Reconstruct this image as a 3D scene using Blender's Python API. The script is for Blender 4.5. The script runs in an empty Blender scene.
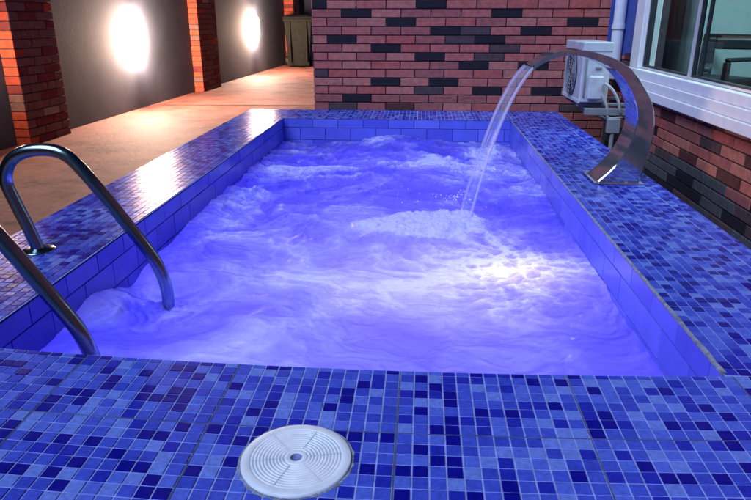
import bpy, math, random
import numpy as np
from mathutils import Vector, Matrix

random.seed(7)
rng = np.random.default_rng(7)
scene = bpy.context.scene
COL = scene.collection
R = math.radians

# ------------------------------------------------------------------ helpers
class MB:
    """Collects simple shapes (with a material slot per face) into one mesh."""
    def __init__(s):
        s.v = []; s.f = []; s.m = []; s.sm = []
    def add(s, vs, fs, mi=0, smooth=False):
        o = len(s.v)
        s.v.extend([tuple(p) for p in vs])
        for f in fs:
            s.f.append(tuple(i + o for i in f)); s.m.append(mi); s.sm.append(smooth)
    def box(s, a, b, mi=0):
        x0, y0, z0 = a; x1, y1, z1 = b
        s.add([(x0,y0,z0),(x1,y0,z0),(x1,y1,z0),(x0,y1,z0),(x0,y0,z1),(x1,y0,z1),(x1,y1,z1),(x0,y1,z1)],
              [(0,3,2,1),(4,5,6,7),(0,1,5,4),(1,2,6,5),(2,3,7,6),(3,0,4,7)], mi)
    def bbox(s, a, b, c, mi=0):
        """box with chamfered edges c"""
        x0,y0,z0 = a; x1,y1,z1 = b
        vs=[]; idx={}
        X=(x0,x1);Y=(y0,y1);Z=(z0,z1)
        for i in (0,1):
            for j in (0,1):
                for k in (0,1):
                    sx=1-2*i; sy=1-2*j; sz=1-2*k
                    idx[(i,j,k,0)]=len(vs); vs.append((X[i],Y[j]+sy*c,Z[k]+sz*c))
                    idx[(i,j,k,1)]=len(vs); vs.append((X[i]+sx*c,Y[j],Z[k]+sz*c))
                    idx[(i,j,k,2)]=len(vs); vs.append((X[i]+sx*c,Y[j]+sy*c,Z[k]))
        I=idx; fs=[]
        for i in (0,1):
            q=[I[(i,0,0,0)],I[(i,1,0,0)],I[(i,1,1,0)],I[(i,0,1,0)]]; fs.append(q if i else q[::-1])
            q=[I[(0,i,0,1)],I[(1,i,0,1)],I[(1,i,1,1)],I[(0,i,1,1)]]; fs.append(q[::-1] if i else q)
            q=[I[(0,0,i,2)],I[(1,0,i,2)],I[(1,1,i,2)],I[(0,1,i,2)]]; fs.append(q if i else q[::-1])
        for i in (0,1):
            for j in (0,1):
                fs.append([I[(i,j,0,0)],I[(i,j,1,0)],I[(i,j,1,1)],I[(i,j,0,1)]])
                fs.append([I[(i,0,j,0)],I[(i,1,j,0)],I[(i,1,j,2)],I[(i,0,j,2)]])
                fs.append([I[(0,i,j,1)],I[(1,i,j,1)],I[(1,i,j,2)],I[(0,i,j,2)]])
        for i in (0,1):
            for j in (0,1):
                for k in (0,1):
                    fs.append([I[(i,j,k,0)],I[(i,j,k,1)],I[(i,j,k,2)]])
        s.add(vs, fs, mi)
    def cyl(s, p, q, r, n=20, mi=0, r2=None, caps=True, smooth=True):
        p=Vector(p); q=Vector(q); d=(q-p).normalized()
        a=d.orthogonal().normalized(); b=d.cross(a)
        r2=r if r2 is None else r2
        vs=[p+(a*math.cos(t)+b*math.sin(t))*r for t in [2*math.pi*i/n for i in range(n)]]
        vs+=[q+(a*math.cos(t)+b*math.sin(t))*r2 for t in [2*math.pi*i/n for i in range(n)]]
        s.add(vs, [(i,(i+1)%n,n+(i+1)%n,n+i) for i in range(n)], mi, smooth)
        if caps: s.add(vs, [tuple(range(n))[::-1], tuple(range(n,2*n))], mi)
    def tube(s, pts, r, n=20, mi=0, caps=True):
        pts=[Vector(p) for p in pts]
        rs = r if hasattr(r,'__len__') else [r]*len(pts)
        up=None; vs=[]
        for i,p in enumerate(pts):
            d=(pts[min(i+1,len(pts)-1)]-pts[max(i-1,0)]).normalized()
            if up is None: up=d.orthogonal().normalized()
            up=(up-d*up.dot(d)).normalized(); b=d.cross(up)
            vs+=[p+(up*math.cos(2*math.pi*k/n)+b*math.sin(2*math.pi*k/n))*rs[i] for k in range(n)]
        fs=[]
        for i in range(len(pts)-1):
            for k in range(n):
                fs.append((i*n+k,i*n+(k+1)%n,(i+1)*n+(k+1)%n,(i+1)*n+k))
        s.add(vs,fs,mi,True)
        if caps: s.add(vs,[tuple(range(n))[::-1],tuple(range((len(pts)-1)*n,len(pts)*n))],mi)
    def lathe(s, prof, c, n=64, mi=0, smooth=True):
        vs=[]
        for r,z in prof:
            for k in range(n):
                t=2*math.pi*k/n; vs.append((c[0]+r*math.cos(t),c[1]+r*math.sin(t),c[2]+z))
        fs=[]
        for i in range(len(prof)-1):
            for k in range(n):
                fs.append((i*n+k,i*n+(k+1)%n,(i+1)*n+(k+1)%n,(i+1)*n+k))
        s.add(vs,fs,mi,smooth)
    def build(s, name, mats, parent=None, xf=None):
        me=bpy.data.meshes.new(name)
        v=s.v if xf is None else [tuple(xf@Vector(p)) for p in s.v]
        me.from_pydata(v,[],s.f)
        for m in (mats if isinstance(mats,(list,tuple)) else [mats]): me.materials.append(m)
        me.polygons.foreach_set('material_index', s.m)
        me.polygons.foreach_set('use_smooth', s.sm)
        me.update()
        o=bpy.data.objects.new(name,me); COL.objects.link(o)
        if parent is not None: o.parent=parent
        return o

def tag(o,label=None,cat=None,group=None,kind=None):
    if label: o['label']=label
    if cat: o['category']=cat
    if group: o['group']=group
    if kind: o['kind']=kind
    return o
def empty(name,loc=(0,0,0)):
    o=bpy.data.objects.new(name,None); o.location=loc; COL.objects.link(o); return o
def copy_thing(o,parent=None):
    c=o.copy(); COL.objects.link(c)
    if parent: c.parent=parent
    for ch in list(o.children): copy_thing(ch,c)
    return c
def spline(pts,n=10):
    """Catmull-Rom through pts"""
    P=[Vector(p) for p in pts]; P=[P[0]*2-P[1]]+P+[P[-1]*2-P[-2]]
    out=[]
    for i in range(1,len(P)-2):
        for k in range(n):
            t=k/n; a,b,c,d=P[i-1],P[i],P[i+1],P[i+2]
            out.append(0.5*((2*b)+(c-a)*t+(2*a-5*b+4*c-d)*t*t+(3*b-a-3*c+d)*t**3))
    out.append(P[-2]); return out

# ------------------------------------------------------------------ numpy noise
def _hash(ix,iy,seed):
    h=(ix.astype(np.int64)*374761393+iy.astype(np.int64)*668265263+seed*974711)&0x7fffffff
    h=((h^(h>>13))*1274126177)&0x7fffffff
    return ((h^(h>>16))&0xffff)/65535.0
def vnoise(x,y,seed=0):
    ix=np.floor(x); iy=np.floor(y); fx=x-ix; fy=y-iy
    fx=fx*fx*fx*(fx*(fx*6-15)+10); fy=fy*fy*fy*(fy*(fy*6-15)+10)
    a=_hash(ix,iy,seed);b=_hash(ix+1,iy,seed);c=_hash(ix,iy+1,seed);d=_hash(ix+1,iy+1,seed)
    return (a*(1-fx)+b*fx)*(1-fy)+(c*(1-fx)+d*fx)*fy
def fbm(x,y,seed=0,o=4,g=.5):
    s=0;a=1;t=0
    ca,sa=math.cos(.6),math.sin(.6)
    for i in range(o):
        s=s+a*vnoise(x,y,seed+i*17);t+=a;a*=g
        x,y=(x*ca-y*sa)*2.03+3.1,(x*sa+y*ca)*2.03-1.7
    return s/t
def billow(x,y,seed=0,o=4,g=.5):
    s=0;a=1;t=0
    ca,sa=math.cos(.6),math.sin(.6)
    for i in range(o):
        s=s+a*np.abs(2*vnoise(x,y,seed+i*17)-1);t+=a;a*=g
        x,y=(x*ca-y*sa)*2.03+3.1,(x*sa+y*ca)*2.03-1.7
    return s/t

# ------------------------------------------------------------------ materials
def mat(name):
    m=bpy.data.materials.new(name); m.use_nodes=True
    nt=m.node_tree; b=nt.nodes['Principled BSDF']
    return m,nt,b
def principled(name,col,rough=.5,metal=0,var=.0,scale=8,bump=0,bscale=60,spec=None,stretch=None,speck=0):
    m,nt,b=mat(name)
    b.inputs['Roughness'].default_value=rough; b.inputs['Metallic'].default_value=metal
    if spec is not None: b.inputs['Specular IOR Level'].default_value=spec
    b.inputs['Base Color'].default_value=(*col,1)
    tc=nt.nodes.new('ShaderNodeTexCoord'); src=tc.outputs['Object']
    if stretch:
        mp=nt.nodes.new('ShaderNodeMapping'); mp.inputs['Scale'].default_value=stretch
        nt.links.new(src,mp.inputs[0]); src=mp.outputs[0]
    if var:
        n=nt.nodes.new('ShaderNodeTexNoise'); n.inputs['Scale'].default_value=scale; n.inputs['Detail'].default_value=6; n.inputs['Roughness'].default_value=.65
        nt.links.new(src,n.inputs['Vector'])
        r=nt.nodes.new('ShaderNodeValToRGB'); r.color_ramp.elements[0].position=.3; r.color_ramp.elements[1].position=.7
        r.color_ramp.elements[0].color=(*[c*(1-var) for c in col],1); r.color_ramp.elements[1].color=(*[min(1,c*(1+var)) for c in col],1)
        nt.links.new(n.outputs['Fac'],r.inputs[0]); nt.links.new(r.outputs[0],b.inputs['Base Color'])
    if bump:
        n2=nt.nodes.new('ShaderNodeTexNoise'); n2.inputs['Scale'].default_value=bscale; n2.inputs['Detail'].default_value=5
        nt.links.new(src,n2.inputs['Vector'])
        bp=nt.nodes.new('ShaderNodeBump'); bp.inputs['Strength'].default_value=bump; bp.inputs['Distance'].default_value=.004
        nt.links.new(n2.outputs['Fac'],bp.inputs['Height']); nt.links.new(bp.outputs[0],b.inputs['Normal'])
    return m

# glass mosaic tiles
TILE=[principled('mosaic_'+n,c,.25,0,.24,110,.14,260,.20) for n,c in (
    ('pale_blue',(.125,.190,.60)),('sky_blue',(.074,.118,.56)),('mid_blue',(.048,.076,.50)),
    ('royal_blue',(.034,.056,.44)),('deep_blue',(.014,.022,.36)),('navy',(.003,.004,.22)))]
GROUT=principled('tile_grout',(.25,.30,.62),.8,0,.35,30,.4,120)
SEAM=principled('dirty_seam',(.06,.08,.20),.9,0,.5,40,.5,120)
POOLT=[principled('pool_tile_'+n,c,.22,0,.12,9,.05,30) for n,c in (
    ('blue',(.10,.12,.62)),('pale',(.13,.15,.66)),('dark',(.08,.09,.56)))]
PGROUT=principled('pool_grout',(.03,.035,.30),.8,0,.4,30)
EDGE=principled('chipped_cement_edge',(.22,.24,.30),.85,0,.6,60,.8,140)
BASIN=principled('basin_floor',(.35,.4,.75),.5)

def brickmat(n,c): return principled('brick_'+n,c,.82,0,.28,26,.55,150,.25)
BRICK=[brickmat('rose',(.41,.118,.105)),brickmat('red',(.40,.098,.085)),brickmat('salmon',(.43,.150,.125)),brickmat('dull',(.31,.095,.092)),
       brickmat('grey',(.080,.048,.055)),brickmat('black',(.016,.012,.020)),brickmat('maroon',(.09,.028,.030)),brickmat('smoke',(.075,.075,.090))]
MORTAR=principled('dark_mortar',(.045,.032,.045),.95,0,.3,40,.4,150)
OBRICK=[brickmat('orange',(.52,.105,.050)),brickmat('orange_red',(.48,.085,.045)),brickmat('brown_red',(.24,.125,.105)),brickmat('oxblood',(.22,.045,.045)),brickmat('pale',(.42,.30,.26))]
OMORTAR=principled('pillar_mortar',(.06,.045,.045),.95,0,.3,40,.4,150)

def plaster(name,c):
    m=principled(name,c,.9,0,.30,1.3,.22,30); return m
GREYWALL=plaster('grey_render',(.064,.080,.118))
WHITE=principled('white_frame_paint',(.78,.77,.80),.45,0,.06,20)
ALU=principled('aluminium_sash',(.62,.62,.66),.35,.4)
RECESS=principled('dark_recess_line',(.012,.014,.02),.6)
BLUEPAINT=principled('blue_wall_paint',(.035,.075,.36),.6,0,.15,12)
PIPE=principled('white_downpipe',(.62,.64,.74),.4,0,.08,16)
ACW=principled('air_conditioner_white',(.46,.47,.51),.55,0,.18,14)
ACG=principled('air_conditioner_grille',(.20,.21,.24),.6)
HOSE=principled('hose_insulation',(.33,.33,.34),.7,0,.15,30)
STEELB=principled('galvanised_steel',(.22,.22,.24),.6,.3,.15,20)
CHROME=principled('polished_steel',(.46,.52,.60),.06,.90,.06,30,.03,40)
BRUSH=principled('brushed_steel_rail',(.24,.32,.38),.20,1,.10,20,.06,60)
LIDM=principled('white_lid_plastic',(.66,.70,.77),.55,0,.14,18,.15,90)
LIDD=principled('lid_spoke_line',(.52,.57,.66),.7,0,.2,40)  # slightly darker tone for the lid's spoke lines
HOLE=principled('finger_hole',(.14,.18,.40),.6)
BINM=principled('olive_bin_plastic',(.020,.021,.018),.85,0,.3,14,.2,60,.08)
BLACK=principled('black_rubber',(.015,.015,.017),.6)
CHAIRM=principled('black_leather',(.010,.013,.018),.5,0,.2,30)
ROOM=principled('pale_room_wall',(.42,.52,.54),.8,0,.08,3)
CURT=principled('sheer_curtain',(.52,.62,.62),.8,0,.12,4)

# ground: stained reddish concrete
GROUNDM,nt,b=mat('stained_concrete')
tc=nt.nodes.new('ShaderNodeTexCoord')
def N(t,**k):
    n=nt.nodes.new(t)
    for a,v in k.items(): n.inputs[a].default_value=v
    return n
mp=N('ShaderNodeMapping'); mp.inputs['Scale'].default_value=(1.0,1.15,1); mp.inputs['Rotation'].default_value=(0,0,.5); nt.links.new(tc.outputs['Object'],mp.inputs[0])
n1=N('ShaderNodeTexNoise',Scale=2.6,Detail=12,Roughness=.78,Distortion=.15); nt.links.new(mp.outputs[0],n1.inputs['Vector'])
r1=N('ShaderNodeValToRGB'); cr=r1.color_ramp
cr.elements[0].position=.36; cr.elements[0].color=(.090,.034,.024,1); cr.elements[1].position=.62; cr.elements[1].color=(.38,.150,.112,1)
e=cr.elements.new(.47); e.color=(.27,.092,.064,1)
nt.links.new(n1.outputs['Fac'],r1.inputs[0])
n2=N('ShaderNodeTexNoise',Scale=28,Detail=8,Roughness=.75); nt.links.new(tc.outputs['Object'],n2.inputs['Vector'])
mx=N('ShaderNodeMix'); mx.data_type='RGBA'; mx.blend_type='MULTIPLY'; mx.inputs['Factor'].default_value=.55
r2=N('ShaderNodeValToRGB'); r2.color_ramp.elements[0].position=.32; r2.color_ramp.elements[0].color=(.45,.42,.42,1); r2.color_ramp.elements[1].position=.62
nt.links.new(n2.outputs['Fac'],r2.inputs[0]); nt.links.new(r1.outputs[0],mx.inputs['A']); nt.links.new(r2.outputs[0],mx.inputs['B'])
nt.links.new(mx.outputs['Result'],b.inputs['Base Color'])
b.inputs['Roughness'].default_value=.72
bp=N('ShaderNodeBump',Strength=.5,Distance=.012); nt.links.new(n2.outputs['Fac'],bp.inputs['Height']); nt.links.new(bp.outputs[0],b.inputs['Normal'])

# lamp glass
LAMPM,nt,b=mat('lit_lamp_glass')
b.inputs['Base Color'].default_value=(.8,.8,.8,1)
b.inputs['Emission Color'].default_value=(1,.66,.49,1); b.inputs['Emission Strength'].default_value=1150
LAMPD=LAMPM.copy(); LAMPD.name='dimmer_lamp_glass'; LAMPD.node_tree.nodes['Principled BSDF'].inputs['Emission Strength'].default_value=60
LAMPB=principled('lamp_bracket',(.05,.05,.055),.5,.5)

# window glass: thin clear sheet, transparent with a mirror coat
GLASS,nt,b=mat('window_glass')
out=nt.nodes['Material Output']; nt.nodes.remove(b)
tr=nt.nodes.new('ShaderNodeBsdfTransparent'); tr.inputs[0].default_value=(.80,.90,.92,1)
gl=nt.nodes.new('ShaderNodeBsdfGlossy'); gl.inputs['Roughness'].default_value=.02
fr=nt.nodes.new('ShaderNodeFresnel'); fr.inputs[0].default_value=1.16
ms=nt.nodes.new('ShaderNodeMixShader')
nt.links.new(fr.outputs[0],ms.inputs[0]); nt.links.new(tr.outputs[0],ms.inputs[1]); nt.links.new(gl.outputs[0],ms.inputs[2]); nt.links.new(ms.outputs[0],out.inputs[0])

# falling sheet of water
def jetmat(name,core):
    m,nt,b=mat(name)
    out=nt.nodes['Material Output']; nt.nodes.remove(b)
    tc=nt.nodes.new('ShaderNodeTexCoord'); mp=nt.nodes.new('ShaderNodeMapping'); mp.inputs['Scale'].default_value=(5,70,4)
    nz=nt.nodes.new('ShaderNodeTexNoise'); nz.inputs['Scale'].default_value=1.0; nz.inputs['Detail'].default_value=4
    nt.links.new(tc.outputs['Object'],mp.inputs[0]); nt.links.new(mp.outputs[0],nz.inputs['Vector'])
    mr=nt.nodes.new('ShaderNodeMapRange'); mr.inputs['From Min'].default_value=.42; mr.inputs['From Max'].default_value=.72
    mr.inputs['To Min'].default_value=core; mr.inputs['To Max'].default_value=min(1,core+.22); nt.links.new(nz.outputs['Fac'],mr.inputs['Value'])
    tr=nt.nodes.new('ShaderNodeBsdfTransparent'); tr.inputs['Color'].default_value=(.93,.93,.99,1)
    tl=nt.nodes.new('ShaderNodeBsdfTranslucent'); tl.inputs[0].default_value=(.85,.86,.98,1)
    df=nt.nodes.new('ShaderNodeBsdfDiffuse'); df.inputs[0].default_value=(.85,.86,.98,1)
    a=nt.nodes.new('ShaderNodeMixShader'); nt.links.new(tl.outputs[0],a.inputs[1]); nt.links.new(df.outputs[0],a.inputs[2])
    b2=nt.nodes.new('ShaderNodeMixShader'); nt.links.new(mr.outputs[0],b2.inputs[0]); nt.links.new(tr.outputs[0],b2.inputs[1]); nt.links.new(a.outputs[0],b2.inputs[2])
    gl=nt.nodes.new('ShaderNodeBsdfGlossy'); gl.inputs['Roughness'].default_value=.12
    c=nt.nodes.new('ShaderNodeMixShader'); c.inputs[0].default_value=.035
    nt.links.new(b2.outputs[0],c.inputs[1]); nt.links.new(gl.outputs[0],c.inputs[2]); nt.links.new(c.outputs[0],out.inputs[0])
    return m
JETM=jetmat('clear_falling_water',.08); JETE=jetmat('bright_water_edge',.55)  # edge bands whitened to paint in the ribbon's bright edge lines

# bubbling pool water: aerated (translucent) sheet lit by the lamps under it
WATER,nt,b=mat('aerated_water')
out=nt.nodes['Material Output']; nt.nodes.remove(b)
at=nt.nodes.new('ShaderNodeAttribute'); at.attribute_name='foam'
tc=nt.nodes.new('ShaderNodeTexCoord')
def N(t,**k):
    n=nt.nodes.new(t)
    for a,v in k.items(): n.inputs[a].default_value=v
    return n
nf=N('ShaderNodeTexNoise',Scale=34,Detail=8,Roughness=.72,Distortion=1.2); nt.links.new(tc.outputs['Object'],nf.inputs['Vector'])
nf2=N('ShaderNodeTexNoise',Scale=120,Detail=5,Roughness=.68,Distortion=.6); nt.links.new(tc.outputs['Object'],nf2.inputs['Vector'])
vo=N('ShaderNodeTexVoronoi',Scale=95); vo.feature='SMOOTH_F1'
vm=N('ShaderNodeVectorMath'); vm.operation='ADD'; nt.links.new(tc.outputs['Object'],vm.inputs[0])
vs_=N('ShaderNodeVectorMath'); vs_.operation='SCALE'; vs_.inputs['Scale'].default_value=.035; nt.links.new(nf.outputs['Color'],vs_.inputs[0]); nt.links.new(vs_.outputs[0],vm.inputs[1]); nt.links.new(vm.outputs[0],vo.inputs['Vector'])
def M(op,*a):
    n=nt.nodes.new('ShaderNodeMath'); n.operation=op
    for k,x in enumerate(a):
        if isinstance(x,(int,float)): n.inputs[k].default_value=x
        else: nt.links.new(x,n.inputs[k])
    return n.outputs[0]
gr=nt.nodes.new('ShaderNodeAttribute'); gr.attribute_name='grain'
d=M('MULTIPLY_ADD',M('SUBTRACT',nf.outputs['Fac'],.5),.55,M('MULTIPLY',M('SUBTRACT',nf2.outputs['Fac'],.5),.42))
d=M('MULTIPLY_ADD',M('MULTIPLY',M('SUBTRACT',.42,vo.outputs['Distance']),at.outputs['Fac']),.45,d)
tot=M('MULTIPLY_ADD',d,gr.outputs['Fac'],at.outputs['Fac'])
class sub: outputs=[tot]
cl=N('ShaderNodeValToRGB'); cr=cl.color_ramp
cr.elements[0].position=.0; cr.elements[0].color=(.28,.25,.80,1)
cr.elements[1].position=1.0; cr.elements[1].color=(.86,.85,.96,1)
e=cr.elements.new(.35); e.color=(.38,.335,.86,1)
e=cr.elements.new(.7); e.color=(.56,.53,.91,1)
nt.links.new(sub.outputs[0],cl.inputs[0])
tl=N('ShaderNodeBsdfTranslucent'); df=N('ShaderNodeBsdfDiffuse')
nt.links.new(cl.outputs[0],tl.inputs[0]); nt.links.new(cl.outputs[0],df.inputs[0])
m1=N('ShaderNodeMixShader')
mr=N('ShaderNodeMapRange'); mr.inputs['From Min'].default_value=.35; mr.inputs['From Max'].default_value=1.0; mr.inputs['To Min'].default_value=.12; mr.inputs['To Max'].default_value=.42
nt.links.new(sub.outputs[0],mr.inputs['Value']); nt.links.new(mr.outputs[0],m1.inputs[0])
nt.links.new(tl.outputs[0],m1.inputs[1]); nt.links.new(df.outputs[0],m1.inputs[2])
gl=N('ShaderNodeBsdfGlossy',Roughness=.05); fr=N('ShaderNodeFresnel',IOR=1.33)
nb=N('ShaderNodeTexNoise',Scale=40,Detail=6,Roughness=.62,Distortion=.5); nt.links.new(tc.outputs['Object'],nb.inputs['Vector'])
bp=N('ShaderNodeBump',Distance=.006); nt.links.new(M('MULTIPLY_ADD',gr.outputs['Fac'],.42,.08),bp.inputs['Strength']); nt.links.new(nb.outputs['Fac'],bp.inputs['Height'])
for n in (gl,fr): nt.links.new(bp.outputs[0],n.inputs['Normal'])
for n in (tl,df): nt.links.new(bp.outputs[0],n.inputs['Normal'])
m2=N('ShaderNodeMixShader'); nt.links.new(fr.outputs[0],m2.inputs[0]); nt.links.new(m1.outputs[0],m2.inputs[1]); nt.links.new(gl.outputs[0],m2.inputs[2])
nt.links.new(m2.outputs[0],out.inputs[0])

# ------------------------------------------------------------------ layout (metres; deck top z=0)
PX0,PX1=-1.015,.638          # pool left / right edge
PY1=4.715                     # pool back edge
def yfront(x): return 1.186+.05*(x+.08)**2
DX0,DX1,DY0,DY1=-1.382,1.058,-1.0,5.196
GZ=-.25

# ---- ground
g=MB(); a_,b_,c_,d_=DX0+.1,DY0+.1,DX1-.1,DY1-.1      # open under the raised deck, where the basin goes down
g.add([(-40,-40,GZ),(40,-40,GZ),(40,60,GZ),(-40,60,GZ),(a_,b_,GZ),(c_,b_,GZ),(c_,d_,GZ),(a_,d_,GZ)],[(0,1,5,4),(1,2,6,5),(2,3,7,6),(3,0,4,7)])
DIRT=principled('dark_ground',(.045,.045,.05),.95,0,.4,6,.5,40)
tag(g.build('ground',DIRT),kind='structure')
pt=MB(); z_=GZ+.004
pt.add([(-3.6,-2.5,z_),(DX0+.02,-2.5,z_),(DX0+.02,DY1-.02,z_),(-3.6,DY1-.02,z_),(2.6,DY1-.02,z_),(2.6,15.0,z_),(-3.6,15.0,z_)],[(0,1,2,3),(3,2,4,5,6)])
tag(pt.build('patio',GROUNDM),kind='structure')
jt=MB(); jt.add([(-3.06,7.27,z_+.004),(-.86,7.33,z_+.004),(-.86,7.37,z_+.004),(-3.06,7.30,z_+.004)],[(0,1,2,3)]); tag(jt.build('paving_joint',DIRT),kind='structure')

# ---- deck: plinth + mosaic tiles
P=.0284
def tile_choice():
    r=random.random()
    return 0 if r<.12 else 1 if r<.30 else 2 if r<.52 else 3 if r<.70 else 4 if r<.82 else 5
dk=MB()
LC=(-.196,.884); LR=.0985       # skimmer lid centre, radius of its cement collar
def add_tile(x0,y0,x1,y1,warp=None,mi=None):
    g=.0011; c=.0009; h=.0018
    x0+=g;x1-=g;y0+=g;y1-=g
    if x1-x0<.004 or y1-y0<.004: return
    tx=random.gauss(0,.009); ty=random.gauss(0,.009)
    cx=(x0+x1)/2; cy=(y0+y1)/2; dz=random.gauss(0,.00018)
    def W(x,y,z):
        zz=z+(dz+(x-cx)*tx+(y-cy)*ty if z>0 else 0)
        return (x,y+(warp(x) if warp else 0),zz)
    vs=[W(x0,y0,-.001),W(x1,y0,-.001),W(x1,y1,-.001),W(x0,y1,-.001),W(x0+c,y0+c,h),W(x1-c,y0+c,h),W(x1-c,y1-c,h),W(x0+c,y1-c,h)]
    dk.add(vs,[(4,5,6,7),(0,1,5,4),(1,2,6,5),(2,3,7,6),(3,0,4,7)],(tile_choice() if mi is None else mi)+2)
def lines(a,b,start,step=P,n=12,gap=.0022):
    """tile boundaries: list of (lo,hi) from a to b, a sheet seam every n tiles counted from start"""
    out=[];sh=n*step+gap
    k0=int(math.floor((a-start)/sh))
    k=k0
    while start+k*sh<b:
        s0=start+k*sh
        for i in range(n):
            lo=max(a,s0+i*step); hi=min(b,s0+(i+1)*step)
            if hi-lo>.006: out.append((lo,hi))
        k+=1
    return out
def field(x0,x1,y0,y1,sx,sy,warp=None,skip=None):
    for (a,b_) in lines(x0,x1,sx):
        for (c,d) in lines(y0,y1,sy):
            if skip and skip(a,b_,c,d): continue
            add_tile(a,c,b_,d,warp)
wf=lambda x:(yfront(x)-1.19) if PX0-.5<x<PX1+.6 else 0
def lidskip(a,b_,c,d):
    ly=LC[1]-wf(LC[0])
    return max(math.hypot(x-LC[0],y-ly) for x in (a,b_) for y in (c,d))<.092
field(DX0,DX1,DY0,1.189,-.031,.975-.343*2,wf,lidskip)
field(DX0,PX0,1.226,PY1,PX0-.345,1.24)
field(PX1+.004,DX1,1.216,PY1,PX1+.004,1.216)
field(DX0,DX1,PY1+.002,DY1,-.031,PY1+.002)
# bed under the tiles (grout) in bands round the pool, plinth sides
nx=40
xs=[DX0+(DX1-DX0)*i/nx for i in range(nx+1)]
top=[];
for x in xs:
    top+= [(x,DY0,0),(x,yfront(min(max(x,PX0),PX1))+.0,0)]
dk.add(top,[(2*i,2*i+2,2*i+3,2*i+1) for i in range(nx)],0)
yl,yr=yfront(PX0),yfront(PX1)
dk.add([(DX0,yl,0),(PX0,yl,0),(PX0,PY1,0),(DX0,PY1,0)],[(0,1,2,3)],0)
dk.add([(PX1,yr,0),(DX1,yr,0),(DX1,PY1,0),(PX1,PY1,0)],[(0,1,2,3)],0)
dk.add([(DX0,PY1,0),(DX1,PY1,0),(DX1,DY1,0),(DX0,DY1,0)],[(0,1,2,3)],0)
for a,b_ in (((DX0,DY0),(DX1,DY0)),((DX1,DY0),(DX1,DY1)),((DX1,DY1),(DX0,DY1)),((DX0,DY1),(DX0,DY0))):
    dk.add([(*a,GZ),(*b_,GZ),(*b_,0),(*a,0)],[(0,1,2,3)],1)
# dark dirt in the seams of the front sheets (thin strips just above the grout, below the tile faces)
for k in range(-4,4):
    x=-.031+k*(12*P+.0022)-.0011
    seg=[]
    for i in range(31):
        y=DY0+(1.189-DY0)*i/30; w=.0010+.0010*random.random()
        seg+=[(x-w,y+wf(x),.0012),(x+w,y+wf(x),.0012)]
    if DX0<x<DX1: dk.add(seg,[(2*i,2*i+1,2*i+3,2*i+2) for i in range(30)],1)
for y in (.975-.0011,.975-.343-.0011):
    seg=[]
    for i in range(61):
        x=DX0+(DX1-DX0)*i/60; w=.0008+.0010*random.random()
        seg+=[(x,y-w+wf(x),.0011),(x,y+w+wf(x),.0011)]
    dk.add(seg,[(2*i,2*i+2,2*i+3,2*i+1) for i in range(60)],1)
tag(dk.build('deck',[GROUT,SEAM]+TILE),kind='structure')

# chipped cement bead along the right rim and round the lid
ce=MB()
pts=[];n=140
for i in range(n+1):
    y=yr+.01+(PY1-yr-.02)*i/n
    near=max(0,1-(y-yr)/1.3)
    w=.003+.0055*near*(.4+1.2*vnoise(np.array([y*30.]),np.array([3.]),5)[0])
    pts+=[(PX1-.001,y,-.004),(PX1-.001,y,.0022),(PX1+w,y,.0026),(PX1+w+.001,y,.0004)]
fs=[]
for i in range(n):
    for k in range(3): fs.append((i*4+k,(i+1)*4+k,(i+1)*4+k+1,i*4+k+1))
ce.add(pts,fs,0)
ring=[];m=72
for i in range(m):
    t=2*math.pi*i/m; ro=.0965+.0022*(random.random()-.3)*(1+.8*math.sin(3*t+1))
    for r,z in ((.0935,-.001),(.0935,.0022),(ro,.0026),(ro+.002,.0003)): ring.append((LC[0]+r*math.cos(t),LC[1]+r*math.sin(t),z))
fs=[]
for i in range(m):
    for k in range(3): fs.append((i*4+k,((i+1)%m)*4+k,((i+1)%m)*4+k+1,i*4+k+1))
ce.add(ring,fs,0)
tag(ce.build('cement_edge',EDGE),kind='structure')

# ---- pool basin: running-bond wall tiles above and floor below
pb=MB()
ZB=-1.0
rows=[(-.003,-.066),(-.066,-.155),(-.155,-.245),(-.245,-.335)]
def wall_tiles(L,place,off):
    Lt=.186
    for ri,(zt,zb) in enumerate(rows):
        o=off+(Lt/2 if ri%2 else 0); k=-1
        while o+k*Lt<L:
            a=max(0,o+k*Lt)+.0011; b_=min(L,o+(k+1)*Lt)-.0011; k+=1
            if b_-a<.01: continue
            mi=1+random.choice((0,0,1,2)); d=.004+random.gauss(0,.0006); c=.0014
            q=[place(a,zb+.0012,0),place(b_,zb+.0012,0),place(b_,zt-.0012,0),place(a,zt-.0012,0),
               place(a+c,zb+.0012+c,d),place(b_-c,zb+.0012+c,d),place(b_-c,zt-.0012-c,d),place(a+c,zt-.0012-c,d)]
            pb.add(q,[(4,5,6,7),(0,1,5,4),(1,2,6,5),(2,3,7,6),(3,0,4,7)],mi)
wall_tiles(PY1-yl,lambda u,z,d:(PX0-.003+d,yl+u,z),.05)
wall_tiles(PY1-yr,lambda u,z,d:(PX1+.003-d,PY1-u,z),.09)
wall_tiles(PX1-PX0,lambda u,z,d:(PX0+u,PY1+.003-d,z),.03)
for (ax,ay),(bx,by) in (((PX0-.003,yl),(PX0-.003,PY1+.003)),((PX0-.003,PY1+.003),(PX1+.003,PY1+.003)),((PX1+.003,PY1+.003),(PX1+.003,yr))):
    pb.add([(ax,ay,-.34),(bx,by,-.34),(bx,by,-.0005),(ax,ay,-.0005)],[(0,1,2,3)],0)
    pb.add([(ax,ay,ZB),(bx,by,ZB),(bx,by,-.34),(ax,ay,-.34)],[(0,1,2,3)],4)
fr_=[]
for i in range(nx+1):
    x=PX0-.003+(PX1-PX0+.006)*i/nx; fr_+=[(x,yfront(x)-.0005,ZB),(x,yfront(x)-.0005,-.0005)]
pb.add(fr_,[(2*i,2*i+2,2*i+3,2*i+1) for i in range(nx)],4)
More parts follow.
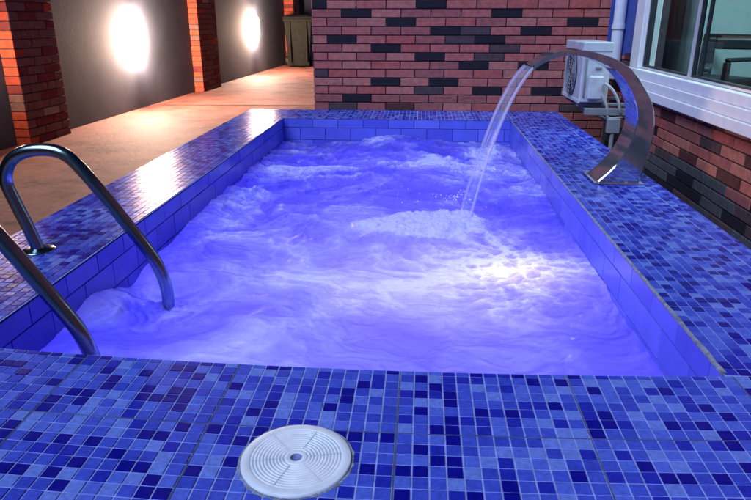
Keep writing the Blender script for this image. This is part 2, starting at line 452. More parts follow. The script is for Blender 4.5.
pb.add([(PX0-.01,1.17,ZB),(PX1+.01,1.17,ZB),(PX1+.01,PY1+.01,ZB),(PX0-.01,PY1+.01,ZB)],[(0,1,2,3)],4)
tag(pb.build('pool_basin',[PGROUT]+POOLT+[BASIN]),kind='structure')

# ---- water surface
WZ=-.172
NXw,NYw=400,860
X=np.linspace(PX0-.001,PX1+.001,NXw); Y=np.linspace(1.19,PY1,NYw)
gx,gy=np.meshgrid(X,Y)
t=np.clip((gy-1.2)/3.5,0,1)
sm=lambda a,b,x:np.clip((x-a)/(b-a),0,1)**2*(3-2*np.clip((x-a)/(b-a),0,1))
def G(x,y,sx,sy=None): 
    sy=sx if sy is None else sy
    return np.exp(-((gx-x)/sx)**2-((gy-y)/sy)**2)
wx=fbm(gx*2.2,gy*2.2,31,4)-.5; wy=fbm(gx*2.2+9,gy*2.2-4,47,4)-.5
ux=gx+.55*wx; uy=gy+.55*wy
swell=(fbm(ux*1.5,uy*1.8,3,3)-.5)
boil=billow(ux*4.2,uy*4.2,11,5,.55)
rip=sm(2.0,3.4,gy)*billow(ux*5,uy*9,77,5,.5)+(1-sm(2.0,3.4,gy))*(fbm(ux*3.5,uy*6,77,5,.5)*1.0)
amp=.25+.75*sm(2.2,3.6,gy)
chop=1-billow(ux*6.5,uy*8.5,61,5,.55)           # sharp crested chop
cells=1-billow(gx*19+2*wx,gy*21+2*wy,301,4,.6)      # froth lumps
hot=G(.36,2.20,.26,.34)
h=.046*swell+amp*.055*(.42-boil)+(.008+.020*amp)*(chop-.6)+amp*.010*(cells-.6)+.010*hot*(cells-.6)
splash=G(.10,2.76,.17,.17)*1.0+G(-.08,2.66,.20,.13)*.75+G(.205,2.885,.075,.075)*.9
h+=splash*(.012+.085*(fbm(gx*9,gy*9,5,5,.6)-.38)+.024*(.4-billow(gx*13,gy*13,15,4,.5)))
for (a,b_,c,d,e) in ((-1.03,1.76,.050,.10,.13),(-1.0,1.50,.012,.2,.1),(-.15,4.62,.05,.32,.22),(.30,4.42,.035,.14,.14),(.515,4.43,.055,.075,.075),(-.75,4.5,-.02,.2,.2),(-1.0,3.1,.02,.1,.5),(-.80,1.74,-.035,.16,.16),(-1.0,2.05,-.03,.08,.09)):
    h+=c*G(a,b_,d,e)
# foam cover, with lamp glints painted in over the bright spot
n1=fbm(ux*2.6,uy*3.0,90,6,.58)
st=1-billow(ux*3.4,uy*6.5,120,5,.55)*1.25
st=np.clip(st,0,1)**3
fine=fbm(ux*14,uy*18,140,5,.6)
wisp=np.clip(1-billow(ux*6+.5*fine,uy*11+.5*fine,333,5,.6)*1.5,0,1)**2.2
far=sm(1.6,2.9,gy)
froth=np.clip(cells*1.5-.75,0,1)*np.clip(n1*3-1.0,0,1)
foam=.40+1.15*(n1-.5)+.42*st*(fine+.25)*(.30+.70*far)+.35*(.42-boil)*amp*2+.62*(chop-.62)*(.35+.65*far)+.5*wisp*(fine+.15)*(.35+.65*far)*np.clip(n1*2.6-.8,0,1)+.42*froth*(.2+.8*far)
foam+=hot*(1.6*(cells-.62)+.9*(chop-.55))  # pale and dark froth painting in rippled glints over the lamp
foam+=.85*sm(.08,.95,splash*(.15+1.7*fbm(gx*8,gy*10,8,6,.70)))+.25*sm(.25,.7,splash*(.2+1.5*fbm(gx*14,gy*17,18,5,.7)))
foam+=.35*np.exp(-((gx-.10)/.34)**2-((gy-2.12)/.42)**2)          # broad paler patch running from the splash to the front
foam+=.30*G(-.95,1.75,.25,.22)
for (a,b_,c,d,e) in ((.36,2.92,.40,.26,.16),(-.40,3.35,.16,.45,.25),(-.72,3.0,.10,.2,.3),(-.78,1.55,.22,.20,.08),(.52,1.75,.30,.14,.6),(-.45,4.05,.15,.4,.2),(.1,3.3,.22,.3,.2),(.50,4.02,.20,.10,.2)):
    foam-=c*G(a,b_,d,e)
# ring of chop where the rail goes in
rd=np.hypot(gx+.80,(gy-1.80)*1.0); 
foam-=.75*np.exp(-(rd/.13)**2)*np.clip(billow(gx*12+6*wx,gy*12+6*wy,200,4)*2.2-.35,0,1)
h+=.035*np.exp(-(rd/.14)**2)*(billow(gx*12+6*wx,gy*12+6*wy,210,4)-.4)
foam+=.16*G(-.75,1.75,.45,.55)
foam=np.clip(foam,0,1)
grain=np.clip(.22+.78*sm(2.0,3.2,gy)*(.45+.55*np.clip(foam*1.6,0,1))+.25*np.clip(splash,0,1)+.55*hot,0,1)
z=WZ+h
co=np.stack([gx,gy,z],-1).reshape(-1,3)
idx=np.arange(NXw*NYw).reshape(NYw,NXw)
q=np.stack([idx[:-1,:-1],idx[:-1,1:],idx[1:,1:],idx[1:,:-1]],-1).reshape(-1,4)
me=bpy.data.meshes.new('water')
me.vertices.add(len(co)); me.vertices.foreach_set('co',co.astype(np.float32).ravel())
me.loops.add(q.size); me.loops.foreach_set('vertex_index',q.astype(np.int32).ravel())
me.polygons.add(len(q)); me.polygons.foreach_set('loop_start',np.arange(0,q.size,4,dtype=np.int32)); me.polygons.foreach_set('loop_total',np.full(len(q),4,dtype=np.int32))
me.polygons.foreach_set('use_smooth',np.ones(len(q),dtype=bool))
a=me.attributes.new('foam','FLOAT','POINT'); a.data.foreach_set('value',foam.astype(np.float32).ravel())
a=me.attributes.new('grain','FLOAT','POINT'); a.data.foreach_set('value',grain.astype(np.float32).ravel())
me.materials.append(WATER); me.update(); me.validate()
wo=bpy.data.objects.new('water',me); COL.objects.link(wo); tag(wo,kind='structure')

# ------------------------------------------------------------------ bricks
def brick_field(mb,u0,u1,z0,z1,bl,bh,place,pick,gap=.0075,depth=.008,first_half=lambda i:i%2==0,skip=None,zbase=0):
    i=0
    n0=int(math.floor((z0-zbase)/bh))
    for i in range(n0,int(math.ceil((z1-zbase)/bh))):
        zl=max(z0,zbase+i*bh)+gap/2; zh=min(z1,zbase+(i+1)*bh)-gap/2
        if zh-zl<.008: continue
        k=0; u=u0-(bl/2 if first_half(i) else 0)
        while u<u1:
            a=max(u0,u)+gap/2*(u>u0); b_=min(u1,u+bl)-gap/2*(u+bl<u1)
            if b_-a>.012 and not (skip and skip(a,b_,zl,zh)):
                mi=pick(i,k,(a+b_)/2,(zl+zh)/2)
                d=depth+random.gauss(0,.0011); c=.0022
                j=lambda:random.gauss(0,.0006)
                q=[place(a,zl,0),place(b_,zl,0),place(b_,zh,0),place(a,zh,0),
                   place(a,zl,d-c),place(b_,zl,d-c),place(b_,zh,d-c),place(a,zh,d-c),
                   place(a+c+j()**2,zl+c,d+j()*.5),place(b_-c,zl+c,d+j()*.5),place(b_-c,zh-c,d+j()*.5),place(a+c,zh-c,d+j()*.5)]
                fs=[(8,9,10,11)]
                for s_ in range(4):
                    e_=(s_+1)%4; fs+= [(s_,e_,4+e_,4+s_),(4+s_,4+e_,8+e_,8+s_)]
                mb.add(q,fs,mi)
            u+=bl; k+=1

# far brick wall (end of the pool)
FW=-.856; FY=5.2
DARK={(13,354):5,(12,319):5,(12,427):5,(11,354):5,(11,501):5,(10,397):5,(10,575):5,(9,442):5,(9,530):5,(9,471):4,(9,325):3,(8,340):5,(8,485):5,
      (8,451):4,(7,383):5,(7,499):4,(7,326):3,(6,426):5,(6,485):4,(6,563):5,(5,469):5,(5,526):5,(4,320):4,(3,382):5,(3,440):5,(2,426):4,(2,483):5,
      (2,541):5,(1,354):5,(0,505):5,(0,535):5,(0,345):4,(0,400):6}
DK={}
for (i,pxc),m_ in DARK.items():
    DK[(i,round(-.856+(pxc-313)/129.0,3))]=m_
def pick_far(i,k,u,zc):
    for (ri,ru),m_ in DK.items():
        if ri==i and abs(ru-u)<.085: return m_+1
    r=random.random()
    if i>13:
        if r<.14: return 6
        if r<.20: return 5
    if i<=1 and r<.3: return 4 if r<.2 else 5
    return 1+(0 if r<.45 else 1 if r<.62 else 2 if r<.80 else 3)
bw=MB()
bw.box((FW+.004,FY,GZ-.05),(1.9,FY+.22,2.3),0)
brick_field(bw,FW,1.425,GZ,2.3,.2265,.0633,lambda u,z,d:(u,FY-d,z),pick_far,zbase=-.0027,first_half=lambda i:i%2==0)
brick_field(bw,FY-.008,FY+.22,GZ,2.3,.228,.0633,lambda u,z,d:(FW+.004-d,u,z),lambda i,k,u,zc:1+random.choice((0,0,1,2,3,4)),zbase=-.0027,first_half=lambda i:False)
tag(bw.build('brick_wall',[MORTAR]+BRICK),'red brick wall with scattered black bricks across the far end of the pool','wall')

# ------------------------------------------------------------------ house on the right
HX=1.42
house=empty('house',(HX,3.7,GZ))
def ch(mb,name,mats,parent=None,root=house):
    """build in world coordinates, parent to an unrotated empty"""
    o=mb.build(name,mats); p=parent or root; o.parent=p
    w=root.location
    if parent is None: o.location=-w
    return o
WY0,WY1,WZ0,WZ1=2.78,4.62,.235,1.45    # window opening incl. white trim
hw=MB()
for a,b_ in (((1.425,-1.5,GZ-.05),(1.60,WY0,2.3)),((1.425,WY1,GZ-.05),(1.60,FY-.001,2.3)),((1.425,WY0,GZ-.05),(1.60,WY1,WZ0)),((1.425,WY0,WZ1),(1.60,WY1,2.3))): hw.box(a,b_,0)
HD=[((3.953,.184),7),((3.225,.192),7),((3.575,-.006),7),((3.123,.004),7),((4.008,-.051),6),((3.353,.131),5)]
def pick_house(i,k,u,zc):
    for (yy,zz),m_ in HD:
        if abs(yy-u)<.115 and abs(zz-zc)<.029: return m_
    r=random.random()
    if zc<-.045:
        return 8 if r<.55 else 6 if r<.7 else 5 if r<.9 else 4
    if abs(zc-.1)<.2 and 3<u<4.1: return 1+(0 if r<.4 else 1 if r<.5 else 2 if r<.9 else 3)
    return 6 if r<.10 else 7 if r<.20 else 5 if r<.27 else 1+(0 if r<.55 else 1 if r<.7 else 2 if r<.9 else 3)
skipw=lambda a,b_,zl,zh:(b_>WY0+.02 and a<WY1-.02 and zh>WZ0+.02 and zl<WZ1) or (b_>4.66 and zl>.43)
# running from the far corner towards the camera so joints fall where the photo has them
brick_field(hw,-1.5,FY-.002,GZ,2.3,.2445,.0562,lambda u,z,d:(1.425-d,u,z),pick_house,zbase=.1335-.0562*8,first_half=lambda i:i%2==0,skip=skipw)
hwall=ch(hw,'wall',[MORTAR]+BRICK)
pp=MB(); pp.bbox((1.372,FY-.0135,.44),(1.4155,FY-.0098,2.2),.001); pp.bbox((1.417,4.632,.44),(1.4245,FY-.012,2.2),.002); ch(pp,'painted_panel',BLUEPAINT)

# window
win=MB()
XO,XI=1.385,1.60
# outer casing: jambs, head, three stepped sill bands
win.bbox((1.392,4.462,.385),(1.50,4.63,WZ1),.004)
win.bbox((1.392,WY0-.01,.385),(1.50,2.90,WZ1),.004)
win.bbox((1.392,2.901,1.32),(1.50,4.461,WZ1),.004)
frame=ch(win,'window',WHITE)
def sub(mb,name,mats,par): 
    o=mb.build(name,mats); o.parent=par; return o
s=MB()
s.bbox((1.384,WY0-.03,.330),(1.51,4.65,.3835),.004)
s.bbox((1.373,WY0-.04,.277),(1.51,4.655,.329),.004)
s.bbox((1.362,WY0-.05,.222),(1.51,4.66,.276),.004)
sub(s,'sill',WHITE,frame)
s=MB()
for (ya,yb,xo) in ((3.675,4.461,1.418),(2.901,3.672,1.425)):
    s.box((xo,ya,.386),(xo+.03,yb,.398)); s.box((xo,ya,1.306),(xo+.03,yb,1.318))
    s.box((xo,ya,.398),(xo+.03,ya+.012,1.306)); s.box((xo,yb-.012,.398),(xo+.03,yb,1.306))
sub(s,'sash',ALU,frame)
s=MB()
for (ya,yb,xo) in ((3.687,4.449,1.421),(2.913,3.660,1.428)):
    s.box((xo,ya,.398),(xo+.022,yb,.409)); s.box((xo,ya,1.295),(xo+.022,yb,1.306))
    s.box((xo,ya,.409),(xo+.022,ya+.011,1.295)); s.box((xo,yb-.011,.409),(xo+.022,yb,1.295))
s.box((1.432,3.560,.409),(1.450,3.572,1.295)); s.box((1.425,4.392,.409),(1.443,4.400,1.295))
sub(s,'recess_line',RECESS,frame)  # dark strips paint in the shade of the sash recess lines
for (ya,yb,xo) in ((3.698,4.438,1.432),(2.924,3.649,1.440)):
    s=MB(); s.add([(xo,ya,.409),(xo,yb,.409),(xo,yb,1.295),(xo,ya,1.295)],[(3,2,1,0)]); sub(s,'pane',GLASS,frame)
# room behind the window
rm=MB()
rx1,ry0,ry1,rz0,rz1=3.2,2.2,5.9,-.25,2.0
rm.add([(rx1,ry0,rz0),(rx1,ry1,rz0),(rx1,ry1,rz1),(rx1,ry0,rz1)],[(0,1,2,3)])
rm.add([(1.605,ry0,rz0),(rx1,ry0,rz0),(rx1,ry0,rz1),(1.605,ry0,rz1)],[(0,1,2,3)])
rm.add([(1.605,ry1,rz0),(rx1,ry1,rz0),(rx1,ry1,rz1),(1.605,ry1,rz1)],[(3,2,1,0)])
rm.add([(1.605,ry0,rz0),(rx1,ry0,rz0),(rx1,ry1,rz0),(1.605,ry1,rz0)],[(0,1,2,3)])
rm.add([(1.605,ry0,rz1),(rx1,ry0,rz1),(rx1,ry1,rz1),(1.605,ry1,rz1)],[(3,2,1,0)])
ch(rm,'room',ROOM)
# downpipe
dp=MB()
dp.cyl((1.372,4.93,.28),(1.372,4.93,2.3),.040,28)
dpo=ch(dp,'downpipe',PIPE)
s=MB(); s.cyl((1.372,4.93,.618),(1.372,4.93,.652),.046,28); s.box((1.39,4.925,.622),(1.4165,4.935,.648)); sub(s,'bracket',PIPE,dpo)
tag(house,'brick house on the right with a white framed sliding window and white downpipe','house')

# things inside the room
def curtain(name,y0,y1,x,label):
    m=MB(); n=int((y1-y0)*60); v=[]
    for i in range(n+1):
        y=y0+(y1-y0)*i/n; dx=.012*math.sin(i*.9)+.006*math.sin(i*2.3)
        for zz in (-.2,1.8): v.append((x+dx,y,zz))
        for zz in (1.8,-.2): v.append((x+dx+.004,y,zz))
    fs=[]
    for i in range(n):
        for k in range(4): fs.append((i*4+k,i*4+4+k,i*4+4+(k+1)%4,i*4+(k+1)%4))
    m.add(v,fs,0,True)
    o=m.build(name,CURT); tag(o,label,'curtain'); return o
curtain('curtain',4.55,5.30,1.80,'pale green curtain hanging behind the left pane of the window')
def armchair(loc,rz,label):
    e=empty('armchair',loc); e.rotation_euler=(0,0,rz)
    m=MB(); m.bbox((-.24,-.22,.28),(.24,.24,.37),.02); m.build('seat',CHAIRM,e)
    m=MB(); m.bbox((-.25,.20,.62),(.25,.25,.69),.012); m.build('backrest',CHAIRM,e)
    for sx in (-1,1):
        m=MB(); m.bbox((sx*.265-.025,-.2,.50),(sx*.265+.025,.25,.53),.01); m.build('armrest',CHAIRM,e)
        for yy in (-.19,.225):
            m=MB(); m.bbox((sx*.265-.022,yy-.022,0),(sx*.265+.022,yy+.022,.69 if yy>0 else .50),.006); m.build('leg',CHAIRM,e)
    tag(e,label,'chair',None); return e
armchair((2.05,4.30,-.12),R(-25),'black open backed armchair seen through the right pane of the window')
armchair((2.30,5.50,-.12),R(-60),'black armchair half hidden behind the middle bar of the window')

# ------------------------------------------------------------------ air conditioner
ac=empty('air_conditioner',(1.11,4.62,.17))
def chw(mb,name,mats,root,parent=None):
    o=mb.build(name,mats); o.parent=parent or root
    if parent is None: o.location=-root.location
    return o
ax0,ax1,ay0,ay1,az0,az1=1.016,1.196,4.36,4.88,.172,.546
m=MB(); m.bbox((ax0,ay0,az0),(ax1,ay1,az1),.008)
m.bbox((ax0-.004,ay0-.004,az1-.055),(ax1+.004,ay1+.004,az1+.004),.006)
m.bbox((ax0-.005,ay0+.002,az0-.004),(ax0+.01,ay1-.002,az0+.02),.003)
cas=chw(m,'casing',ACW,ac)
m=MB()
cy_,cz_=4.63,.345
m.cyl((ax0-.002,cy_,cz_),(ax0-.006,cy_,cz_),.150,40,0)
m.build('fan_recess',BLACK,cas)
m=MB()
for r in (.03,.055,.08,.105,.13,.152):
    pts=[(ax0-.010,cy_+r*math.cos(2*math.pi*i/36),cz_+r*math.sin(2*math.pi*i/36)) for i in range(37)]
    m.tube(pts,.0028,6,0,False)
for i in range(8):
    t=math.pi*i/4; m.cyl((ax0-.010,cy_+.03*math.cos(t),cz_+.03*math.sin(t)),(ax0-.010,cy_+.152*math.cos(t),cz_+.152*math.sin(t)),.0028,6)
m.build('fan_grille',ACG,cas)
m=MB(); m.bbox((1.062,ay0-.034,.195),(1.158,ay0-.0005,.345),.010); chw(m,'valve_cover',ACW,ac)
m=MB(); m.bbox((1.034,ay0-.010,.21),(1.046,ay0-.0005,.47),.003); m.bbox((1.10,ay0-.012,.385),(1.14,ay0-.0005,.40),.003); chw(m,'side_grip',ACG,ac)
# angle-iron bracket down to the house wall
for y in (4.42,4.80):
    m=MB(); m.bbox((1.02,y-.02,.145),(1.412,y+.02,.1655),.003); chw(m,'bracket_arm',STEELB,ac)
    m=MB(); m.cyl((1.05,y,.146),(1.40,y,-.03),.011,10); chw(m,'brace',STEELB,ac)
m=MB(); m.bbox((1.05,4.30,.1005),(1.40,4.345,.1435),.003); chw(m,'cross_bar',STEELB,ac)
for path in ([(1.16,4.327,.30),(1.20,4.30,.27),(1.245,4.29,.20),(1.275,4.30,.12),(1.33,4.36,.09),(1.405,4.40,.09)],[(1.15,4.327,.23),(1.185,4.31,.16),(1.20,4.31,.09),(1.26,4.31,.085),(1.34,4.33,.10),(1.408,4.36,.11)]):
    m=MB(); m.tube(spline(path,8),.0095,12); chw(m,'hose',HOSE,ac)
m=MB(); m.bbox((1.19,4.26,-.01),(1.275,4.298,.085),.006); m.cyl((1.232,4.279,-.01),(1.232,4.279,GZ),.014,12); chw(m,'drain_trap',ACG,ac)
tag(ac,'white air conditioner unit on a wall bracket behind the steel waterfall arch','air conditioner')

# ------------------------------------------------------------------ waterfall arch
wf_=empty('waterfall_arch',(.85,2.945,.002))
outer=[(.965,.006),(.985,.09),(.998,.17),(.998,.26),(.978,.35),(.935,.42),(.880,.485),(.815,.528),(.745,.553),(.672,.568),(.60,.568),(.540,.555),(.497,.533),(.462,.506)]
inner=[(.778,.006),(.835,.062),(.880,.125),(.910,.195),(.921,.26),(.914,.325),(.890,.385),(.850,.445),(.800,.492),(.742,.520),(.680,.541),(.615,.548),(.552,.535),(.505,.515),(.468,.490)]
def prof(p): return [(q.x,q.z) for q in spline([(a,0,b_) for a,b_ in p],8)]
def resample(p,n):
    L=[0]
    for i in range(1,len(p)): L.append(L[-1]+math.hypot(p[i][0]-p[i-1][0],p[i][1]-p[i-1][1]))
    out=[]
    for k in range(n):
        s_=L[-1]*k/(n-1); j=max(0,min(len(L)-2,int(np.searchsorted(L,s_))-1)); 
        f_=(s_-L[j])/max(1e-9,L[j+1]-L[j]); out.append((p[j][0]+(p[j+1][0]-p[j][0])*f_,p[j][1]+(p[j+1][1]-p[j][1])*f_))
    return out
nP=70
po=resample(prof(outer),nP); pi=resample(prof(inner),nP)
Y0,Y1=2.857,3.035
def strip(mb,A,B,rev=False,smooth=True):
    v=[];n=len(A)
    for a_,b_ in zip(A,B): v+=[a_,b_]
    f=[(2*i,2*i+1,2*i+3,2*i+2) for i in range(n-1)]
    if rev: f=[q[::-1] for q in f]
    mb.add(v,f,0,smooth)
m=MB()
c=.004
strip(m,[(x,Y0+c,z_) for x,z_ in po],[(x,Y1-c,z_) for x,z_ in po],True)
strip(m,[(x,Y0+c,z_) for x,z_ in pi],[(x,Y1-c,z_) for x,z_ in pi])
for Yc,Yi,rv in ((Y0,Y0+c,False),(Y1,Y1-c,True)):
    oi=[(a_[0]+(b_[0]-a_[0])*.05,Yc,a_[1]+(b_[1]-a_[1])*.05) for a_,b_ in zip(po,pi)]
    ii=[(a_[0]+(b_[0]-a_[0])*.95,Yc,a_[1]+(b_[1]-a_[1])*.95) for a_,b_ in zip(po,pi)]
    strip(m,oi,ii,not rv,False)
    strip(m,[(x,Yi,z_) for x,z_ in po],oi,not rv); strip(m,ii,[(x,Yi,z_) for x,z_ in pi],not rv)
o=m.build('body',CHROME); o.parent=wf_; o.location=-wf_.location
m=MB(); m.bbox((.768,2.838,.0025),(.985,3.054,.0085),.002); o=m.build('base_plate',CHROME); o.parent=wf_; o.location=-wf_.location
m=MB(); 
m.tube([(.4715,Y0,.4905),(.4715,Y1,.4905)],.0035,8); m.tube([(.4635,Y0,.5055),(.4635,Y1,.5055)],.0035,8)
o=m.build('nozzle_lip',CHROME); o.parent=wf_; o.location=-wf_.location
for bx,by in ((.781,2.850),(.908,2.847),(.785,3.046),(.92,3.046)):
    m=MB(); m.cyl((bx,by,.0086),(bx,by,.016),.0075,12,0,.006); o=m.build('bolt',STEELB); o.parent=wf_; o.location=-wf_.location
tag(wf_,'mirror polished steel waterfall arch curving from the right deck over the pool','waterfall spout')

# falling water sheet
m=MB(); nS=46; nW=33
A0=Vector((.462,2.946,.498)); v0=Vector((-.60,-.06,.0)); 
pts=[]
T=.0
zend=-.165
# fall from a slightly downward start following the nozzle
vz=-.72; g_=9.81
tt=(vz+math.sqrt(vz*vz+2*g_*(A0.z-zend)))/g_
vx=(.212-A0.x)/tt; vy=(2.885-A0.y)/tt
rings=[]
for i in range(nS):
    t_=tt*i/(nS-1); c0=Vector((A0.x+vx*t_,A0.y+vy*t_,A0.z+vz*t_-.5*g_*t_*t_))
    f_=i/(nS-1); hw_=.079*(1-f_)+.038*f_-.011*math.sin(math.pi*f_)
    d=Vector((vx,vy,vz-g_*t_)).normalized(); wd=(Vector((-.12,1,0)).normalized()*(1-f_)+Vector((-.62,.78,0))*f_).normalized(); nn=d.cross(wd).normalized()
    ring=[]
    for k in range(nW):
        s_=-1+2*k/(nW-1); u_=max(0,abs(s_)-.74)/.26; th=.0016+.0050*math.sin(math.pi*min(1,u_)*.93)
        wob=.0009*math.sin(9*s_+7*f_+3*math.sin(5*f_))*(.3+f_)
        ring.append((c0+wd*hw_*s_+nn*(th+wob),c0+wd*hw_*s_+nn*(-th+wob)))
    rings.append(ring)
v=[];
for ring in rings:
    loop=[a_ for a_,b_ in ring]+[b_ for a_,b_ in ring[::-1]]
    v+=loop
L_=2*nW
fs=[(i*L_+k,i*L_+(k+1)%L_,(i+1)*L_+(k+1)%L_,(i+1)*L_+k) for i in range(nS-1) for k in range(L_)]
mi_=[0 if 2<=(k if k<nW else L_-2-k)<nW-3 else 1 for k in range(L_)]
for k in range(L_): m.add([],[],0)
base=len(m.v); m.v.extend([tuple(p) for p in v])
for n_,f_ in enumerate(fs): m.f.append(tuple(q+base for q in f_)); m.m.append(mi_[n_%L_]); m.sm.append(True)
tag(m.build('falling_water',[JETM,JETE]),'clear ribbon of water falling from the steel arch into the pool','water jet')
# splash droplets
m=MB()
for i in range(70):
    r=abs(random.gauss(0,.10)); th=random.uniform(0,2*math.pi); s_=random.uniform(.0012,.0034)
    c0=Vector((.17+r*math.cos(th)*1.25,2.86+r*math.sin(th)*.9,-.10+abs(random.gauss(0,.030))))
    for_v=[c0+Vector(p)*s_ for p in ((1,0,0),(-1,0,0),(0,1,0),(0,-1,0),(0,0,1.3),(0,0,-1.3))]
    m.add(for_v,[(0,2,4),(2,1,4),(1,3,4),(3,0,4),(2,0,5),(1,2,5),(3,1,5),(0,3,5)],0,True)
DROP=principled('white_splash',(.85,.85,.92),.3)
tag(m.build('splash_droplets',DROP),'white droplets thrown up where the falling water hits the pool','splash',kind='stuff')

# ------------------------------------------------------------------ ladder
lad=empty('pool_ladder',(-1.0,1.6,0))
path=[(-1.205,.002),(-1.228,.085),(-1.254,.165),(-1.268,.222),(-1.258,.265),(-1.228,.300),(-1.180,.320),(-1.122,.325),(-1.076,.315),(-1.037,.284),(-.972,.198),(-.907,.101),(-.845,.006),(-.818,-.050),(-.803,-.115),(-.802,-.20),(-.802,-.40)]
for yy in (1.845,1.365):
    pts=spline([(x,yy,z_) for x,z_ in path],8)
    m=MB(); m.tube(pts,.0195,28); o=m.build('rail',BRUSH); o.parent=lad; o.location=-lad.location
    m=MB(); m.lathe([(.0205,.012),(.030,.010),(.047,.0065),(.050,.003),(.050,.002)],(-1.206,yy,0),36); f_=m.build('flange',BRUSH); f_.parent=o
tag(lad,'steel pool ladder with two curved handrails bending down into the water at the left','ladder')

# ------------------------------------------------------------------ skimmer lid
lid=empty('skimmer_lid',(LC[0],LC[1],.002))
pr=[(.0925,-.004),(.0925,.003),(.0905,.0048),(.078,.0050)]
r=.0775
while r>.020:
    pr+=[(r,.0048),(r-.0008,.0034),(r-.0022,.0034),(r-.0030,.0048)]; r-=.0056
pr+=[(.0165,.0050),(.0105,.0050),(.0098,.0044)]
m=MB(); m.lathe(pr,(0,0,0),96); m.build('disc',LIDM,lid)
m=MB(); m.lathe([(.0098,.0044),(.0092,.001),(.0,.0006)],(0,0,0),32); m.build('finger_hole',HOLE,lid)
m=MB()
for i in range(6):
    t_=R(12)+i*math.pi/3
    d=Vector((math.cos(t_),math.sin(t_),0)); n_=Vector((-d.y,d.x,0))*.0007
    a_=d*.022+Vector((0,0,.0051)); b_=d*.076+Vector((0,0,.0051))
    m.add([a_-n_,b_-n_,b_+n_,a_+n_],[(0,1,2,3)])
m.build('spoke_groove',LIDD,lid)
tag(lid,'round white ribbed skimmer lid set in the front tiles','lid')

# ------------------------------------------------------------------ garden wall, pillars, lamps on the left
def wx(y): return -3.15+.028*(y-4.8)
ang=math.atan(.028)
gw=MB()
y0_,y1_=-3.0,15.2
gw.add([(wx(y0_),y0_,GZ-.02),(wx(y1_),y1_,GZ-.02),(wx(y1_),y1_,2.3),(wx(y0_),y0_,2.3),(wx(y0_)-.2,y0_,GZ-.02),(wx(y1_)-.2,y1_,GZ-.02),(wx(y1_)-.2,y1_,2.3),(wx(y0_)-.2,y0_,2.3)],
       [(0,1,2,3),(7,6,5,4),(3,2,6,7),(0,3,7,4),(2,1,5,6)])
tag(gw.build('garden_wall',GREYWALL),'long grey rendered boundary wall with brick pillars along the left','wall')
ew=MB(); ew.box((wx(15.2)+.002,14.9,GZ-.02),(2.6,15.1,2.3)); tag(ew.build('end_wall',GREYWALL),'grey rendered wall closing the passage behind the olive bin','wall')
def pillar(yc,w,dep,label):
    e=empty('brick_pillar',(wx(yc),yc,GZ)); e.rotation_euler=(0,0,-ang)
    m=MB(); H=2.5
    m.box((.004,-w/2+.006,0),(dep-.008,w/2-.006,H),0)
    pick=lambda i,k,u,zc:1+random.choices((0,1,2,3,4),(5,4,1.2,1.6,.2))[0]
    pick_shaded=lambda i,k,u,zc:1+random.choices((0,1,2,3,4),(.25,.4,7,1.6,.35))[0]  # pool-facing side picks browner bricks, its shade put into the colour
    brick_field(m,.004,dep,0,H,.21,.066,lambda u,z,d:(u,-w/2+.006-d,z),pick,first_half=lambda i:False)
    brick_field(m,.004,dep,0,H,.21,.066,lambda u,z,d:(dep-u+.004,w/2-.006+d,z),pick,first_half=lambda i:False)
    brick_field(m,-w/2,w/2,0,H,.23,.066,lambda u,z,d:(dep-.008+d,u,z),pick_shaded,first_half=lambda i:i%2==0)
    m.build('shaft',[OMORTAR]+OBRICK,e)
    tag(e,label,'pillar','brick pillars along the grey wall'); return e
pillar(5.085,.57,.12,'wide brick pillar at the left edge, nearest the pool ladder')
pillar(9.01,.72,.125,'brick pillar standing between the two glowing wall lamps')
pillar(14.3,.6,.20,'distant brick pillar rising just behind the olive bin')
def lamp(yc,z_,label,gm=LAMPM):
    e=empty('wall_lamp',(wx(yc),yc,z_)); e.rotation_euler=(0,0,-ang)
    m=MB(); m.bbox((.002,-.03,-.16),(.024,.03,.16),.006); m.build('back_plate',WHITE,e)
    m=MB(); m.lathe([(max(.0005,.040*math.sin(t_)**.6),-.20*math.cos(t_)) for t_ in [math.pi*k/20 for k in range(21)]],(.070,0,0),24); m.build('lamp_glass',gm,e)
    tag(e,label,'lamp','glowing wall lamps on the grey wall'); return e
lamp(7.05,.48,'glowing wall lamp on the grey wall between the near and middle pillars')
lamp(11.65,.50,'glowing wall lamp farther along the grey wall, next to the bin')
lamp(4.36,.48,'glowing wall lamp before the nearest pillar, outside the left edge',LAMPD)

# ------------------------------------------------------------------ wheelie bin
bn=empty('wheelie_bin',(-2.52,13.45,GZ))
m=MB()
def taper(mb,w0,d0,w1,d1,z0,z1,mi=0):
    mb.add([(-w0,-d0,z0),(w0,-d0,z0),(w0,d0,z0),(-w0,d0,z0),(-w1,-d1,z1),(w1,-d1,z1),(w1,d1,z1),(-w1,d1,z1)],[(0,3,2,1),(4,5,6,7),(0,1,5,4),(1,2,6,5),(2,3,7,6),(3,0,4,7)],mi)
taper(m,.205,.22,.262,.30,.03,.90)
for sx in (-1,1):
    taper_=MB()
m.bbox((-.285,-.325,.865),(.285,.32,.915),.012)
for x in (-.16,.16): m.bbox((x-.012,-.325,.12),(x+.012,-.20,.86),.006)
m.build('body',BINM,bn)
m=MB(); m.bbox((-.30,-.345,.918),(.30,.33,.955),.015); taper(m,.27,.30,.20,.22,.955,.985); m.build('lid',BINM,bn)
m=MB(); m.cyl((-.2,.37,.90),(.2,.37,.90),.016,12); m.box((-.2,.30,.89),(-.17,.37,.91)); m.box((.17,.30,.89),(.2,.37,.91)); m.build('handle',BINM,bn)
for sx in (-1,1):
    m=MB(); m.cyl((sx*.215,.22,.10),(sx*.265,.22,.10),.10,24); m.build('wheel',BLACK,bn)
bn.rotation_euler=(0,0,R(12))
tag(bn,'olive green wheeled rubbish bin at the far end of the grey wall','bin')

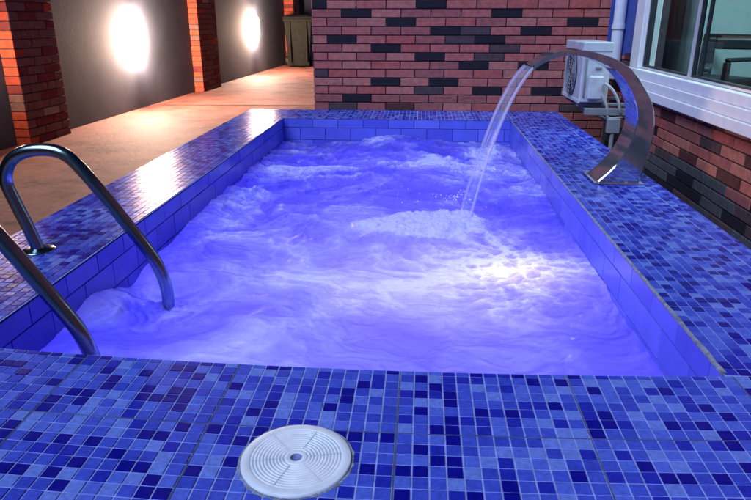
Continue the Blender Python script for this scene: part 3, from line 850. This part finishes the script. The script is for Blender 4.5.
# ------------------------------------------------------------------ lights
w=bpy.data.worlds.new('World'); scene.world=w; w.use_nodes=True
nt=w.node_tree; bg=nt.nodes['Background']
sky=nt.nodes.new('ShaderNodeTexSky'); sky.sky_type='NISHITA'; sky.sun_disc=False
SUN_EL,SUN_ROT=R(50),R(219)
sky.sun_elevation=SUN_EL; sky.sun_rotation=SUN_ROT; sky.ozone_density=6; sky.dust_density=.1; sky.air_density=1.0
tint=nt.nodes.new('ShaderNodeMix'); tint.data_type='RGBA'; tint.blend_type='MULTIPLY'; tint.inputs['Factor'].default_value=1; tint.inputs['B'].default_value=(.62,.80,1.05,1)
nt.links.new(sky.outputs[0],tint.inputs['A']); nt.links.new(tint.outputs['Result'],bg.inputs[0]); bg.inputs[1].default_value=.012
def sunlamp():
    l=bpy.data.lights.new('sun','SUN'); l.energy=4.0; l.angle=R(45); l.color=(.58,.72,1.0)
    o=bpy.data.objects.new('sun',l); COL.objects.link(o)
    # dusk glow from behind and above the camera
    d=Vector((.40,.50,-.77)); o.rotation_euler=d.to_track_quat('-Z','Y').to_euler()
sunlamp()
def arealight(name,loc,sx,sy,e,col,rot=(0,0,0)):
    l=bpy.data.lights.new(name,'AREA'); l.shape='RECTANGLE'; l.size=sx; l.size_y=sy; l.energy=e; l.color=col
    o=bpy.data.objects.new(name,l); o.location=loc; o.rotation_euler=rot; COL.objects.link(o); return o
VIO=(.18,.175,1.0)
# underwater LED lamps of the pool: strips on the floor shining up
arealight('pool_lamp',(-.19,2.0,-.85),1.3,1.3,16.5,VIO,(math.pi,0,0))
arealight('pool_lamp',(-.19,3.6,-.85),1.3,1.8,16,VIO,(math.pi,0,0))
def point(name,loc,e,col,r=.05):
    l=bpy.data.lights.new(name,'POINT'); l.energy=e; l.color=col; l.shadow_soft_size=r
    o=bpy.data.objects.new(name,l); o.location=loc; COL.objects.link(o); return o
point('pool_lamp',(.37,2.20,-.32),2.3,(1,.93,.82),.05)
point('pool_lamp',(.05,2.05,-.60),6.5,(.46,.41,1.0),.08)
arealight('room_fill',(2.4,4.0,1.95),.6,.6,55,(.62,.95,1.0))  # unseen light added to brighten the room behind the window

# ------------------------------------------------------------------ camera
cam=bpy.data.cameras.new('camera'); co_=bpy.data.objects.new('camera',cam); COL.objects.link(co_); scene.camera=co_
cam.sensor_width=36; cam.lens=643.9/751*36; cam.clip_start=.02; cam.clip_end=300
co_.location=(0,0,.7)
yaw,pit=-.07114,.34746
fw=Vector((math.sin(yaw)*math.cos(pit),math.cos(yaw)*math.cos(pit),-math.sin(pit)))
co_.rotation_euler=fw.to_track_quat('-Z','Y').to_euler()

scene.render.engine='CYCLES'
vs=scene.view_settings; vs.view_transform='Standard'; vs.look='None'; vs.gamma=1; vs.exposure=0; vs.use_curve_mapping=False
cy=scene.cycles
cy.max_bounces=10; cy.transmission_bounces=8; cy.diffuse_bounces=4; cy.glossy_bounces=5; cy.sample_clamp_indirect=6; cy.caustics_reflective=False; cy.caustics_refractive=False
cy.use_denoising=True
try: cy.denoiser='OPENIMAGEDENOISE'
except Exception: pass
